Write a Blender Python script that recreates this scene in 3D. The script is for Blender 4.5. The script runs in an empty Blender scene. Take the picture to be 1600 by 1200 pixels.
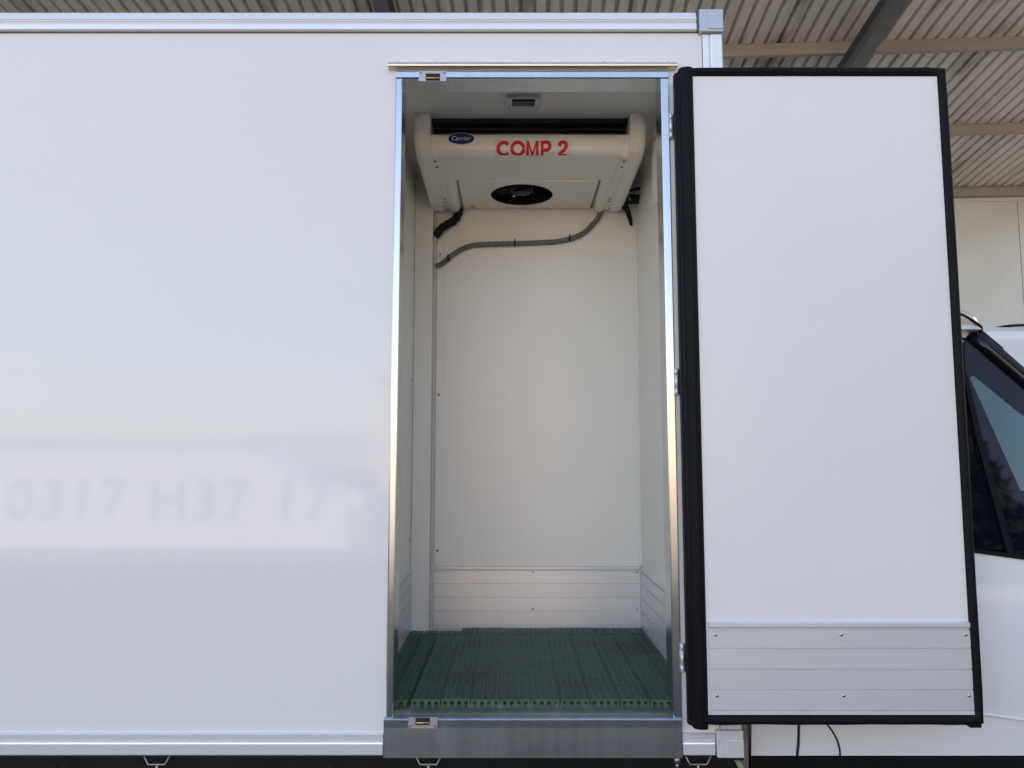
import bpy, bmesh, math, random
from mathutils import Vector, Matrix
from mathutils.noise import noise
R = math.radians
random.seed(7)
sc = bpy.context.scene
col = sc.collection

# ---------------------------------------------------------------- camera, sky, sun, exposure
cam = bpy.data.cameras.new('camera')
cam.sensor_width = 36; cam.lens = 27; cam.clip_end = 2000; cam.clip_start = 0.05
co = bpy.data.objects.new('camera', cam); col.objects.link(co)
co.location = (0, -2.4, 1.7); co.rotation_euler = (R(90) + math.atan(.1), 0, 0)
sc.camera = co

SUN_EL, SUN_AZ = 31, 30            # degrees; the sun stands behind the canopy, to the right
w = bpy.data.worlds.new('World'); sc.world = w; w.use_nodes = True
nt = w.node_tree; bg = nt.nodes['Background']
sky = nt.nodes.new('ShaderNodeTexSky'); sky.sky_type = 'NISHITA'; sky.sun_disc = False
sky.sun_elevation = R(SUN_EL); sky.sun_rotation = R(SUN_AZ)
sky.air_density = 1.0; sky.dust_density = 1.2; sky.ozone_density = 1.0
nt.links.new(sky.outputs[0], bg.inputs[0]); bg.inputs[1].default_value = 0.15
sun = bpy.data.lights.new('sun', 'SUN'); sun.energy = 4.2; sun.angle = R(.5); sun.color = (1, .95, .87)
so = bpy.data.objects.new('sun', sun); col.objects.link(so)
d = Vector((math.sin(R(SUN_AZ)) * math.cos(R(SUN_EL)), math.cos(R(SUN_AZ)) * math.cos(R(SUN_EL)), math.sin(R(SUN_EL))))
so.rotation_euler = d.to_track_quat('Z', 'Y').to_euler()
sc.view_settings.view_transform = 'Standard'; sc.view_settings.look = 'None'
sc.view_settings.exposure = 1.76; sc.view_settings.gamma = 1
sc.view_settings.use_white_balance = True; sc.view_settings.white_balance_temperature = 7900; sc.view_settings.white_balance_tint = 17
sc.cycles.max_bounces = 10; sc.cycles.diffuse_bounces = 7; sc.cycles.glossy_bounces = 5
sc.cycles.transparent_max_bounces = 12

# ---------------------------------------------------------------- materials
def mat(name, base, rough=.5, metal=0, spec=.5, var=0, vscale=4, vstretch=(1, 1, 1), bump=0, bscale=60,
        bstretch=(1, 1, 1), aniso=0, stain=None, coat=0, rvar=0):
    m = bpy.data.materials.new(name); m.use_nodes = True
    n = m.node_tree; L = n.links; p = n.nodes['Principled BSDF']
    p.inputs['Roughness'].default_value = rough; p.inputs['Metallic'].default_value = metal
    p.inputs['Specular IOR Level'].default_value = spec
    p.inputs['Anisotropic'].default_value = aniso
    p.inputs['Coat Weight'].default_value = coat
    tc = n.nodes.new('ShaderNodeTexCoord')
    def tex(scale, stretch, detail=5):
        mp = n.nodes.new('ShaderNodeMapping'); mp.inputs['Scale'].default_value = stretch
        g = n.nodes.new('ShaderNodeNewGeometry')
        L.new(g.outputs['Position'], mp.inputs['Vector'])
        t = n.nodes.new('ShaderNodeTexNoise'); t.inputs['Scale'].default_value = scale
        t.inputs['Detail'].default_value = detail; t.inputs['Roughness'].default_value = .6
        L.new(mp.outputs[0], t.inputs['Vector']); return t
    rgb = (*base, 1); last = None
    if var:
        t = tex(vscale, vstretch)
        r = n.nodes.new('ShaderNodeMapRange'); r.inputs[1].default_value = .3; r.inputs[2].default_value = .7
        r.inputs[3].default_value = 1 - var; r.inputs[4].default_value = 1 + var
        L.new(t.outputs['Fac'], r.inputs[0])
        mx = n.nodes.new('ShaderNodeVectorMath'); mx.operation = 'SCALE'
        mx.inputs[0].default_value = base; L.new(r.outputs[0], mx.inputs['Scale']); last = mx.outputs[0]
    if stain:
        scol, sscale, lo, hi, sst = stain
        t = tex(sscale, sst, 8)
        r = n.nodes.new('ShaderNodeMapRange'); r.inputs[1].default_value = lo; r.inputs[2].default_value = hi
        L.new(t.outputs['Fac'], r.inputs[0])
        mx = n.nodes.new('ShaderNodeMix'); mx.data_type = 'RGBA'
        mx.inputs[6].default_value = rgb; mx.inputs[7].default_value = (*scol, 1)
        if last: L.new(last, mx.inputs[6])
        L.new(r.outputs[0], mx.inputs[0]); last = mx.outputs[2]
    if last: L.new(last, p.inputs['Base Color'])
    else: p.inputs['Base Color'].default_value = rgb
    if rvar:
        t = tex(9, (1, 1, 1)); r = n.nodes.new('ShaderNodeMapRange')
        r.inputs[3].default_value = max(0, rough - rvar); r.inputs[4].default_value = rough + rvar
        L.new(t.outputs['Fac'], r.inputs[0]); L.new(r.outputs[0], p.inputs['Roughness'])
    if bump:
        t = tex(bscale, bstretch)
        b = n.nodes.new('ShaderNodeBump'); b.inputs['Strength'].default_value = 1
        b.inputs['Distance'].default_value = bump
        L.new(t.outputs['Fac'], b.inputs['Height']); L.new(b.outputs[0], p.inputs['Normal'])
    return m

def glass(name, tint, rough=0.0):
    m = bpy.data.materials.new(name); m.use_nodes = True
    n = m.node_tree; L = n.links
    n.nodes.remove(n.nodes['Principled BSDF']); out = n.nodes['Material Output']
    t = n.nodes.new('ShaderNodeBsdfTransparent'); t.inputs[0].default_value = (*tint, 1)
    g = n.nodes.new('ShaderNodeBsdfGlossy'); g.inputs['Roughness'].default_value = rough
    f = n.nodes.new('ShaderNodeFresnel'); f.inputs[0].default_value = 1.55
    x = n.nodes.new('ShaderNodeMixShader')
    L.new(f.outputs[0], x.inputs[0]); L.new(t.outputs[0], x.inputs[1]); L.new(g.outputs[0], x.inputs[2])
    L.new(x.outputs[0], out.inputs[0]); return m

M = {}
M['white'] = mat('gelcoat_white', (.775, .765, .76), .05, spec=.42, var=.012, vscale=1.3, stain=((.62, .62, .62), 55, .74, .78, (1, 1, 1)), bump=.00022, bscale=1.6)
M['inner_white'] = mat('inner_white', (.83, .815, .775), .34, var=.015, vscale=2, bump=.0002, bscale=8)
M['door_white'] = mat('door_inner_white', (.785, .775, .77), .3, var=.012, vscale=2,
                      stain=((.55, .55, .56), 45, .715, .76, (1, 1, 1)))
M['rail'] = mat('white_rail', (.82, .82, .84), .22, .35, var=.02, vscale=6)
M['cap'] = mat('grey_plastic', (.50, .52, .56), .24, .45, var=.03, vscale=20)
M['steel'] = mat('stainless', (.50, .53, .56), .2, 1, var=.08, vscale=30, vstretch=(1, 1, .03), bump=.00004, bscale=500, bstretch=(1, 1, .02), rvar=.06)
M['sill'] = mat('worn_stainless', (.38, .46, .52), .30, 1, var=.14, vscale=28, vstretch=(1, 1, .06), rvar=.03)
M['alu'] = mat('anodised_aluminium', (.70, .715, .74), .38, .42, var=.03, vscale=14, vstretch=(.15, .15, 12), bump=.00005, bscale=300, bstretch=(.02, .02, 1))
M['groove'] = mat('groove_dark', (.12, .12, .13), .5, .5)
M['rubber'] = mat('black_rubber', (.0045, .005, .007), .5, spec=.12, bump=.0006, bscale=40, bstretch=(1, 1, .2), var=.2)
M['black'] = mat('black_plastic', (.008, .008, .009), .5, spec=.25, var=.2, vscale=30)
M['gloss_black'] = mat('gloss_black', (.004, .005, .011), .03, spec=.32)
M['chassis'] = mat('chassis_black', (.008, .008, .009), .6, spec=.2, var=.3, vscale=8)
M['cream'] = mat('evaporator_cream', (.86, .82, .74), .38, var=.012, vscale=6)
M['void'] = mat('dark_inside', (.01, .01, .01), .7)
M['coil'] = mat('coil_fins', (.25, .22, .18), .5, .6)
M['conduit'] = mat('grey_conduit', (.14, .14, .14), .4)
M['red'] = mat('red_vinyl', (.70, .012, .02), .35)
M['navy'] = mat('navy_badge', (.01, .018, .13), .25)
M['badge_white'] = mat('badge_white', (.75, .77, .8), .3)
M['yellow'] = mat('yellow_sticker', (.75, .42, .03), .4)
M['decal'] = mat('clear_decal', (.80, .765, .69), .22)
M['screw'] = mat('screw_metal', (.55, .55, .55), .25, 1)
M['screw_dark'] = mat('screw_dark', (.12, .11, .1), .4, .6)
M['floor'] = mat('dark_floor_coating', (.022, .028, .028), .35, var=.3, vscale=8)
M['keeper'] = mat('keeper_steel', (.42, .42, .44), .4, .6)
M['mat'] = mat('green_mat', (.022, .105, .068), .6, var=.3, vscale=9, stain=((.03, .035, .03), 3.5, .5, .72, (1, 1, 1)))
M['mat_rib'] = mat('green_mat_rib', (.045, .14, .105), .45, var=.2, vscale=20)
M['van'] = mat('car_paint_white', (.80, .80, .82), .12, spec=.5, coat=.6)
M['glass'] = glass('tinted_glass', (.78, 1, 1))
M['clear'] = glass('clear_glass', (.75, .9, .88))
M['lampglass'] = mat('lamp_lens', (.65, .5, .45), .12, coat=.8)
M['seat'] = mat('seat_fabric', (.02, .02, .024), .9)
M['roof'] = mat('galvanised_roof', (.78, .745, .68), .55, 0, var=.12, vscale=2.5, vstretch=(1.6, .2, 1),
                stain=((.16, .125, .08), 1.5, .52, .76, (1.6, .4, 1)))
M['beam'] = mat('beam_paint', (.38, .345, .305), .5, var=.1, vscale=3, vstretch=(.5, 1, 3))
M['rafter'] = mat('rafter_grey', (.17, .175, .18), .5, .2, var=.12, vscale=3)
M['clad'] = mat('cream_cladding', (.72, .72, .71), .45, var=.05, vscale=1.4, stain=((.42, .37, .28), 5, .74, .84, (.5, 1, 3)))
M['ground'] = mat('concrete_yard', (.33, .30, .255), .85, var=.12, vscale=.7, bump=.004, bscale=30)
M['dark_apron'] = mat('dark_apron', (.05, .05, .052), .9, var=.2, vscale=3, bump=.004, bscale=60)  # very dark tone chosen to keep ground bounce low
M['stucco'] = mat('beige_render', (.74, .56, .38), .8, var=.06, vscale=1)
M['leaf'] = mat('conifer_green', (.022, .045, .018), .7, var=.4, vscale=1.5)
M['bark'] = mat('bark', (.09, .065, .045), .9)
M['grey_letter'] = mat('grey_lettering', (.34, .35, .39), .4)
M['tyre'] = mat('tyre', (.02, .02, .02), .8)
M['wire'] = mat('galvanised_wire', (.36, .345, .32), .35, .8)

# ---------------------------------------------------------------- helpers
class MB:
    def __init__(s): s.v = []; s.f = []; s.sm = []
    def add(s, vs, fs, smooth=False):
        o = len(s.v); s.v += [tuple(v) for v in vs]; s.f += [tuple(i + o for i in f) for f in fs]; s.sm += [smooth] * len(fs); return s
    def box(s, x0, x1, y0, y1, z0, z1, bev=0, seg=2):
        if not bev:
            v = [(x, y, z) for x in (x0, x1) for y in (y0, y1) for z in (z0, z1)]
            return s.add(v, [(0, 1, 3, 2), (4, 6, 7, 5), (0, 4, 5, 1), (2, 3, 7, 6), (0, 2, 6, 4), (1, 5, 7, 3)])
        bm = bmesh.new(); bmesh.ops.create_cube(bm, size=1)
        for v in bm.verts: v.co = ((x0 + x1) / 2 + v.co.x * (x1 - x0), (y0 + y1) / 2 + v.co.y * (y1 - y0), (z0 + z1) / 2 + v.co.z * (z1 - z0))
        bmesh.ops.bevel(bm, geom=bm.edges[:], offset=bev, segments=seg, profile=.5, affect='EDGES')
        return s.bm(bm)
    def bm(s, bm, smooth=False):
        bm.verts.ensure_lookup_table(); bm.normal_update()
        s.add([v.co[:] for v in bm.verts], [[v.index for v in f.verts] for f in bm.faces], smooth); bm.free(); return s
    def prism(s, poly, a, b, axis='x', smooth=False, cap=True):
        """poly: 2-D points in the plane of the other two axes; extruded from a to b"""
        def p3(p, t): return {'x': (t, p[0], p[1]), 'y': (p[0], t, p[1]), 'z': (p[0], p[1], t)}[axis]
        n = len(poly); v = [p3(p, a) for p in poly] + [p3(p, b) for p in poly]
        s.add(v, [(i, (i + 1) % n, n + (i + 1) % n, n + i) for i in range(n)], smooth)
        if cap: s.add(v, [tuple(range(n))[::-1], tuple(range(n, 2 * n))])
        return s
    def tube(s, pts, r, n=10, cap=True, rf=None):
        pts = [Vector(p) for p in pts]; rings = []; up = None
        for i, p in enumerate(pts):
            t = (pts[min(i + 1, len(pts) - 1)] - pts[max(i - 1, 0)]).normalized()
            if up is None: up = t.orthogonal().normalized()
            else: up = (up - t * up.dot(t)).normalized()
            b = t.cross(up); rr = rf(i) if rf else r
            rings.append([p + rr * (math.cos(2 * math.pi * k / n) * up + math.sin(2 * math.pi * k / n) * b) for k in range(n)])
        v = [q for ring in rings for q in ring]
        f = [(i * n + k, i * n + (k + 1) % n, (i + 1) * n + (k + 1) % n, (i + 1) * n + k) for i in range(len(pts) - 1) for k in range(n)]
        s.add(v, f, True)
        if cap: s.add(v, [tuple(range(n))[::-1], tuple(range(len(v) - n, len(v)))])
        return s
    def dome(s, c, r, h, nrm='-y', n=14):
        """rivet or screw head"""
        v = []; prof = [(r, 0), (r * .95, h * .5), (r * .7, h * .85), (r * .3, h)]
        for (a, b) in prof:
            for k in range(n):
                q = (a * math.cos(2 * math.pi * k / n), a * math.sin(2 * math.pi * k / n))
                v.append({'-y': (c[0] + q[0], c[1] - b, c[2] + q[1]), '-z': (c[0] + q[0], c[1] + q[1], c[2] - b),
                          '-x': (c[0] - b, c[1] + q[0], c[2] + q[1]), 'x': (c[0] + b, c[1] + q[0], c[2] + q[1])}[nrm])
        f = [(i * n + k, i * n + (k + 1) % n, (i + 1) * n + (k + 1) % n, (i + 1) * n + k) for i in range(3) for k in range(n)]
        s.add(v, f, True); s.add(v[-n:], [tuple(range(n))]); return s
    def build(s, name, m, parent=None, recalc=True):
        off = Vector((0, 0, 0)); p = parent
        while p is not None: off += p.location; p = p.parent
        me = bpy.data.meshes.new(name)
        me.from_pydata([tuple(Vector(v) - off) for v in s.v], [], s.f)
        me.polygons.foreach_set('use_smooth', s.sm)
        if recalc:
            b = bmesh.new(); b.from_mesh(me); bmesh.ops.remove_doubles(b, verts=b.verts, dist=1e-6)
            bmesh.ops.recalc_face_normals(b, faces=b.faces); b.to_mesh(me); b.free()
        me.materials.append(m if not isinstance(m, str) else M[m])
        o = bpy.data.objects.new(name, me); col.objects.link(o); o.parent = parent
        return o

def tag(o, label=None, cat=None, group=None, kind=None):
    if label: o['label'] = label
    if cat: o['category'] = cat
    if group: o['group'] = group
    if kind: o['kind'] = kind
    return o
def empty(name, loc, label, cat, group=None):
    o = bpy.data.objects.new(name, None); col.objects.link(o); o.location = loc; o.empty_display_size = .1
    return tag(o, label, cat, group)
def copy_tree(o, parent=None):
    c = o.copy(); col.objects.link(c); c.parent = parent
    for ch in list(o.children): copy_tree(ch, c)
    return c
def spline(pts, n=12):
    P = [Vector(p) for p in pts]; P = [P[0] * 2 - P[1]] + P + [P[-1] * 2 - P[-2]]; out = []
    for i in range(1, len(P) - 2):
        a, b, c, d = P[i - 1:i + 3]
        for k in range(n):
            t = k / n; out.append(.5 * ((2 * b) + (c - a) * t + (2 * a - 5 * b + 4 * c - d) * t * t + (3 * b - a - 3 * c + d) * t ** 3))
    out.append(P[-2]); return out
def text_bm(body, size, shear=0, bold=0, extrude=0, spacing=1):
    cu = bpy.data.curves.new('lettering', 'FONT'); cu.body = body; cu.size = size; cu.shear = shear
    cu.offset = bold; cu.extrude = extrude; cu.space_character = spacing; cu.resolution_u = 4
    o = bpy.data.objects.new('lettering', cu); col.objects.link(o)
    dg = bpy.context.evaluated_depsgraph_get(); me = bpy.data.meshes.new_from_object(o.evaluated_get(dg))
    bpy.data.objects.remove(o); bm = bmesh.new(); bm.from_mesh(me); bpy.data.meshes.remove(me); return bm
def fill_holes(outer, holes):
    """planar 2-D region with holes -> bmesh in the xy plane"""
    bm = bmesh.new(); es = []
    for loop in [outer] + holes:
        vs = [bm.verts.new((p[0], p[1], 0)) for p in loop]
        es += [bm.edges.new((vs[i], vs[(i + 1) % len(vs)])) for i in range(len(vs))]
    bmesh.ops.triangle_fill(bm, use_beauty=True, use_dissolve=False, edges=es); return bm

# ---------------------------------------------------------------- ground
g = MB().box(-300, 300, -300, 300, -.5, 0).build('ground', 'ground'); tag(g, kind='structure')
g = MB().box(-30, 26, -10.5, 12.0, .0, .006).build('added_dark_apron', 'dark_apron'); tag(g, kind='structure')  # unseen dark sheet, added so less light bounces up into the box

hv = []; hn = 60  # unseen hill strip, added to screen the horizon glow from the glossy side
for i in range(hn):
    x = -300 + i * 600 / (hn - 1); h = 8 + 4 * noise(Vector((x * .012, 1.7, 0)))
    hv += [(x, -170, -.2), (x, -200, h), (x, -290, h * .8)]
tag(MB().add(hv, [(i * 3 + j, i * 3 + 3 + j, i * 3 + 4 + j, i * 3 + 1 + j) for i in range(hn - 1) for j in (0, 1)], True).build('horizon_screen_hills', mat('screen_hill', (.52, .50, .46), .9, var=.3, vscale=.05), None, False), kind='structure')

# ---------------------------------------------------------------- canopy over the yard
CY, CA = R(1.96), R(3.1)
dv = Vector((math.sin(CY), math.cos(CY), 0)); cv = Vector((math.cos(CA), -math.sin(CA), 0))
O = Vector((0, -2.4, 0))
def roofz(d): return 1.7 + 6.44 - .0933 * d
D0, D1, U0, U1 = 2.9, 14.5, -17.0, 10.8
canopy = empty('yard_canopy', (8, 5, 0), 'corrugated metal canopy roof on brown purlins over the white truck', 'canopy')
mb = MB(); p = .17; prof = []
k = int((U1 - U0) / p)
for i in range(k):
    u = U0 + i * p
    prof += [(u, 0), (u + .110, 0), (u + .116, .075), (u + .164, .075)]
prof.append((U0 + k * p, 0))
v = []
ds = [D0, 6.2, D1 + .2]
for dd in ds:
    for (u, h) in prof:
        q = O + dv * dd + cv * u; v.append((q.x, q.y, roofz(dd) + h))
n = len(prof)
mb.add(v, [(j * n + i, j * n + i + 1, (j + 1) * n + i + 1, (j + 1) * n + i) for j in range(len(ds) - 1) for i in range(n - 1)])
rs = mb.build('roof_sheet', 'roof', canopy, recalc=False)
md = rs.modifiers.new('thick', 'SOLIDIFY'); md.thickness = .004
def beam(name, m, a, b, prof2):
    """prof2: (side, z) section swept from a to b"""
    a, b = Vector(a), Vector(b); t = (b - a); t.z = 0; t.normalize(); sd = Vector((-t.y, t.x, 0))
    vs = [e + sd * q[0] + Vector((0, 0, q[1])) for e in (a, b) for q in prof2]
    n = len(prof2)
    return MB().add(vs, [(i, (i + 1) % n, n + (i + 1) % n, n + i) for i in range(n)] + [tuple(range(n))[::-1], tuple(range(n, 2 * n))]).build(name, m, canopy)
for dd in (3.3, 5.5, 7.7, 9.9, 12.1):
    z = roofz(dd) - .005
    a = O + dv * dd + cv * U0; b = O + dv * dd + cv * U1
    C = [(-.035, 0), (.035, 0), (.035, -.006), (-.029, -.006), (-.029, -.154), (.029, -.154), (.029, -.135), (.035, -.135), (.035, -.16), (-.035, -.16)]
    beam('purlin', M['beam'], (a.x, a.y, z), (b.x, b.y, z), C)
I = [(-.085, 0), (.085, 0), (.085, -.012), (.006, -.016), (.006, -.268), (.085, -.272), (.085, -.285), (-.085, -.285), (-.085, -.272), (-.006, -.268), (-.006, -.016), (-.085, -.012)]
for u in (-13.6, -7.7, -1.8, 4.15, 10.1):
    a = O + dv * D0 + cv * u; b = O + dv * (D1 - .05) + cv * u
    beam('rafter', M['rafter'], (a.x, a.y, roofz(D0) - .166), (b.x, b.y, roofz(D1) - .166), I)
for u in (-13.6, -7.7, -1.8, 4.15, 10.1):
    if u == 4.15 or u == -1.8: continue
    q = O + dv * 3.1 + cv * u
    MB().prism([(q.x - .09, q.y - .1), (q.x + .09, q.y - .1), (q.x + .09, q.y - .088), (q.x + .006, q.y - .088), (q.x + .006, q.y + .088), (q.x + .09, q.y + .088), (q.x + .09, q.y + .1), (q.x - .09, q.y + .1), (q.x - .09, q.y + .088), (q.x - .006, q.y + .088), (q.x - .006, q.y - .088), (q.x - .09, q.y - .088)], 0, roofz(3.1) - .46, 'z').build('column', M['rafter'], canopy)
a = O + dv * 8.7 + cv * -2.6; b = O + dv * 11 + cv * -4.4
beam('brace', M['rafter'], (a.x, a.y, roofz(8.7) - .2), (b.x, b.y, roofz(11) - .2), [(-.04, 0), (.04, 0), (.04, -.06), (-.04, -.06)])

# rear wall of the canopy: cream cladding, joints, eaves beam
wz = roofz(D1)
wall = empty('clad_wall', tuple(O + dv * D1 + cv * 6), 'cream metal clad wall closing the back of the canopy', 'wall')
def along(u0, u1, off0, off1, z0, z1):
    a = O + dv * (D1 + off0); b = O + dv * (D1 + off1)
    vs = [e + cv * u + Vector((0, 0, z)) for e in (a, b) for u in (u0, u1) for z in (z0, z1)]
    return vs, [(0, 1, 3, 2), (4, 6, 7, 5), (0, 4, 5, 1), (2, 3, 7, 6), (0, 2, 6, 4), (1, 5, 7, 3)]
j0 = 9.0
u = j0 - 1.5 * 17
while u < U1:
    mb = MB(); mb.add(*along(u + .008, u + 1.492, 0, .08, 0, wz - .2))
    for f in (.32, .62, .80, 1.1): mb.add(*along(u + f, u + f + .09, -.0015, 0, 0, wz - .21))
    mb.build('cladding_panel', 'clad', wall); u += 1.5
MB().add(*along(U0, U1, .082, .1, 0, wz)).build('backing', 'groove', wall)
MB().add(*along(U0, U1, -.16, .08, wz - .165, wz - .005)).build('eaves_beam', 'beam', wall)
MB().add(*along(U0, U1, -.03, .0, wz - .24, wz - .17)).build('flashing', 'clad', wall)

# ---------------------------------------------------------------- the truck
truck = empty('box_truck', (.4, 1.05, 0), 'white refrigerated box truck with its side door folded fully open', 'truck')
XL = -3.6
def plate_hole(x0, x1, z0, z1, hx0, hx1, hz0, hz1, y0, y1):
    mb = MB(); xs = [x0, hx0, hx1, x1]; zs = [z0, hz0, hz1, z1]
    for y in (y0, y1):
        v = [(x, y, z) for x in xs for z in zs]
        mb.add(v, [(i * 4 + j, (i + 1) * 4 + j, (i + 1) * 4 + j + 1, i * 4 + j + 1) for i in range(3) for j in range(3) if not (i == 1 and j == 1)])
    def ring(a, b, c, d_):
        v = [(x, y, z) for (x, z) in ((a, c), (b, c), (b, d_), (a, d_)) for y in (y0, y1)]
        mb.add(v, [(2 * i, 2 * i + 1, (2 * i + 3) % 8, (2 * i + 2) % 8) for i in range(4)])
    ring(x0, x1, z0, z1); ring(hx0, hx1, hz0, hz1); return mb
plate_hole(XL, .668, .835, 3.15, -.362, .489, .925, 2.945, 0, .075).build('side_panel', 'white', truck)
MB().box(XL, .668, .076, 2.1, 3.02, 3.14).build('ceiling_panel', 'inner_white', truck)
MB().box(XL, .66, .076, 2.1, .85, .939).build('box_floor', 'floor', truck)
MB().box(XL, .668, 2.1, 2.17, .835, 3.15).build('side_panel', 'white', truck)
MB().box(.579, .668, .076, 2.1, .94, 3.019).build('front_bulkhead', 'inner_white', truck)
MB().box(-.49, -.447, .076, 2.1, .94, 3.019).build('partition', 'inner_white', truck)
MB().box(-.447, .579, 1.1, 1.15, .94, 3.019).build('inner_wall', 'inner_white', truck)
MB().box(XL - .07, XL, 0, 2.17, .835, 3.15).build('rear_panel', 'white', truck)
# corner post cover inside and its cover strips
post = MB().box(-.446, -.364, 1.045, 1.0995, .945, 3.018, .003).build('corner_cover', 'inner_white', truck)
tag(post, 'flat white corner cover')
def strip(z0, z1, screws):
    o = MB().box(-.348, -.314, 1.0925, 1.0997, z0, z1, .001).build('cover_strip', 'inner_white', truck)
    for z in screws: MB().dome((-.334, 1.0925, z), .005, .003).build('screw', 'screw_dark', o)
strip(2.60, 2.725, [2.655]); strip(1.244, 2.585, [2.0, 1.30])
MB().box(-.363, -.349, 1.085, 1.0995, .945, 2.84).build('corner_shade_strip', mat('painted_corner_shade', (.58, .57, .56), .5), truck)  # strip in a duller white, painting the shade beside the corner cover
MB().dome((-.4405, .95, 1.36), .004, .004, 'x').build('screw', 'screw_dark', truck)
MB().dome((-.4405, .95, 2.05), .004, .004, 'x').build('screw', 'screw_dark', truck)
MB().box(.569, .5788, 1.088, 1.0995, 1.235, 3.018).build('sealant', 'inner_white', truck)

# kick plates: extruded profile with real grooves
def kick(name, L0, L1, z0, z1, face, axis, sgn, parent, joints):
    """profile in (depth, z); axis 'x' = long side runs along X facing -Y; 'y' = runs along Y facing +-X"""
    prof = [(0, z0)]
    zs = [z0 + (z1 - z0) * j for j in joints]
    t = .006
    prof.append((t, z0))
    for z in zs: prof += [(t, z - .0019), (t - .0052, z - .0013), (t - .0052, z + .0013), (t, z + .0019)]
    prof += [(t, z1 - .018), (t + .003, z1 - .014), (t + .003, z1 - .004), (t * .4, z1), (0, z1)]
    mb = MB()
    if axis == 'x': mb.prism([(face - a, z) for a, z in prof], L0, L1, 'x')
    else:
        v = [(face + sgn * a, L, z) for L in (L0, L1) for a, z in prof]; n = len(prof)
        mb.add(v, [(i, (i + 1) % n, n + (i + 1) % n, n + i) for i in range(n)] + [tuple(range(n)), tuple(range(n, 2 * n))])
    return mb.build(name, 'alu', parent)
J = (.10, .32, .53, .74, .92)
kb = kick('kick_plate', -.348, .571, .945, 1.232, 1.0998, 'x', -1, truck, J)
for x in (.093, .556):
    for z in (1.205, 1.045): MB().dome((x, 1.0938, z), .0045, .003).build('rivet', 'screw', kb)
kr = kick('kick_plate', .08, 1.09, .945, 1.232, .5788, 'y', -1, truck, J)
for y in (.42, .8):
    for z in (1.2, 1.045): MB().dome((.5728, y, z), .0045, .003, '-x').build('rivet', 'screw', kr)
kick('kick_plate', .08, 1.04, .945, 1.232, -.4468, 'y', 1, truck, J)

# door frame, stainless: front flange and reveal
fr = empty('door_frame', (0, 0, 0), None, None); fr.parent = truck; fr.location = Vector((.06, 0, .94)) - truck.location
MB().prism([(-.380, -.001), (-.380, -.004), (-.376, -.0075), (-.3605, -.0075), (-.358, -.005), (-.358, .085), (-.3615, .085), (-.3615, -.001)], .925, 2.966, 'z').build('frame_stile', 'steel', fr)
MB().prism([(.5115, -.001), (.5115, -.004), (.508, -.0075), (.488, -.0075), (.485, -.005), (.485, .085), (.4885, .085), (.4885, -.001)], .925, 2.966, 'z').build('frame_stile', 'steel', fr)
MB().prism([(-.001, 2.9655), (-.006, 2.9655), (-.009, 2.962), (-.009, 2.944), (-.006, 2.941), (.085, 2.941), (.085, 2.9445), (-.001, 2.9445)], -.3795, .511, 'x').build('frame_head', 'steel', fr)
# small corner nicks of the frame
for x0, x1 in ((-.379, -.358), (.487, .511)):
    MB().box(x0, x1, -.0100, -.0072, 2.9405, 2.9425).build('frame_joint', 'screw_dark', fr)
# drip rail above the door
pr = [(0, 2.972), (-.024, 2.972), (-.027, 2.974), (-.028, 2.978), (-.024, 2.980), (-.020, 2.988), (-.012, 2.995), (-.003, 2.998), (0, 2.998)]
dr = MB().prism(pr, -.403, .537, 'x').build('drip_rail', mat('drip_alu', (.62, .59, .56), .3, .8, var=.05, vscale=20, vstretch=(.2, 1, 1)), truck)
for x in (-.37, -.25, .06, .30, .51): MB().dome((x, -.010, 2.993), .004, .004).build('rivet', 'screw', dr)
# sill
sp = [(.10, .9395), (.05, .9415), (.012, .934), (-.002, .9335), (-.013, .9315), (-.016, .9265), (-.013, .9245), (-.012, .905), (-.012, .819), (-.001, .819), (-.001, .925), (.10, .93)]
sill = MB().prism(sp, -.384, .509, 'x').build('sill_plate', 'sill', truck)
MB().box(-.384, .509, -.0165, -.0135, .9265, .9305, .0012).build('sill_lip', 'steel', sill)
# latch keepers
def keeper(z0, z1, x0, x1, hx0, hx1, hz0, hz1, y, name='latch_keeper'):
    o = plate_hole(x0, x1, z0, z1, hx0, hx1, hz0, hz1, y - .003, y).build(name, M['keeper'], truck)
    MB().box(hx0, hx1, y - .0015, y - .0005, hz0, hz1).build('keeper_recess', 'void', o)
    MB().tube([(hx0 + .002, y - .004, (hz0 + hz1) / 2 - .004), (hx1 - .002, y - .004, (hz0 + hz1) / 2 - .004)], .0035, 8).build('keeper_bar', mat('brassy_bar', (.55, .40, .22), .3, 1), o)
    for x in (x0 + .007, x1 - .007): MB().dome((x, y - .003, (z0 + .006) if z0 < 1 else (z1 - .006)), .003, .0015).build('screw', 'screw_dark', o)
keeper(2.929, 2.963, -.304, -.214, -.281, -.234, 2.930, 2.955, -.0095)
keeper(.907, .938, -.309, -.222, -.288, -.245, .916, .937, -.0175)

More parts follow.
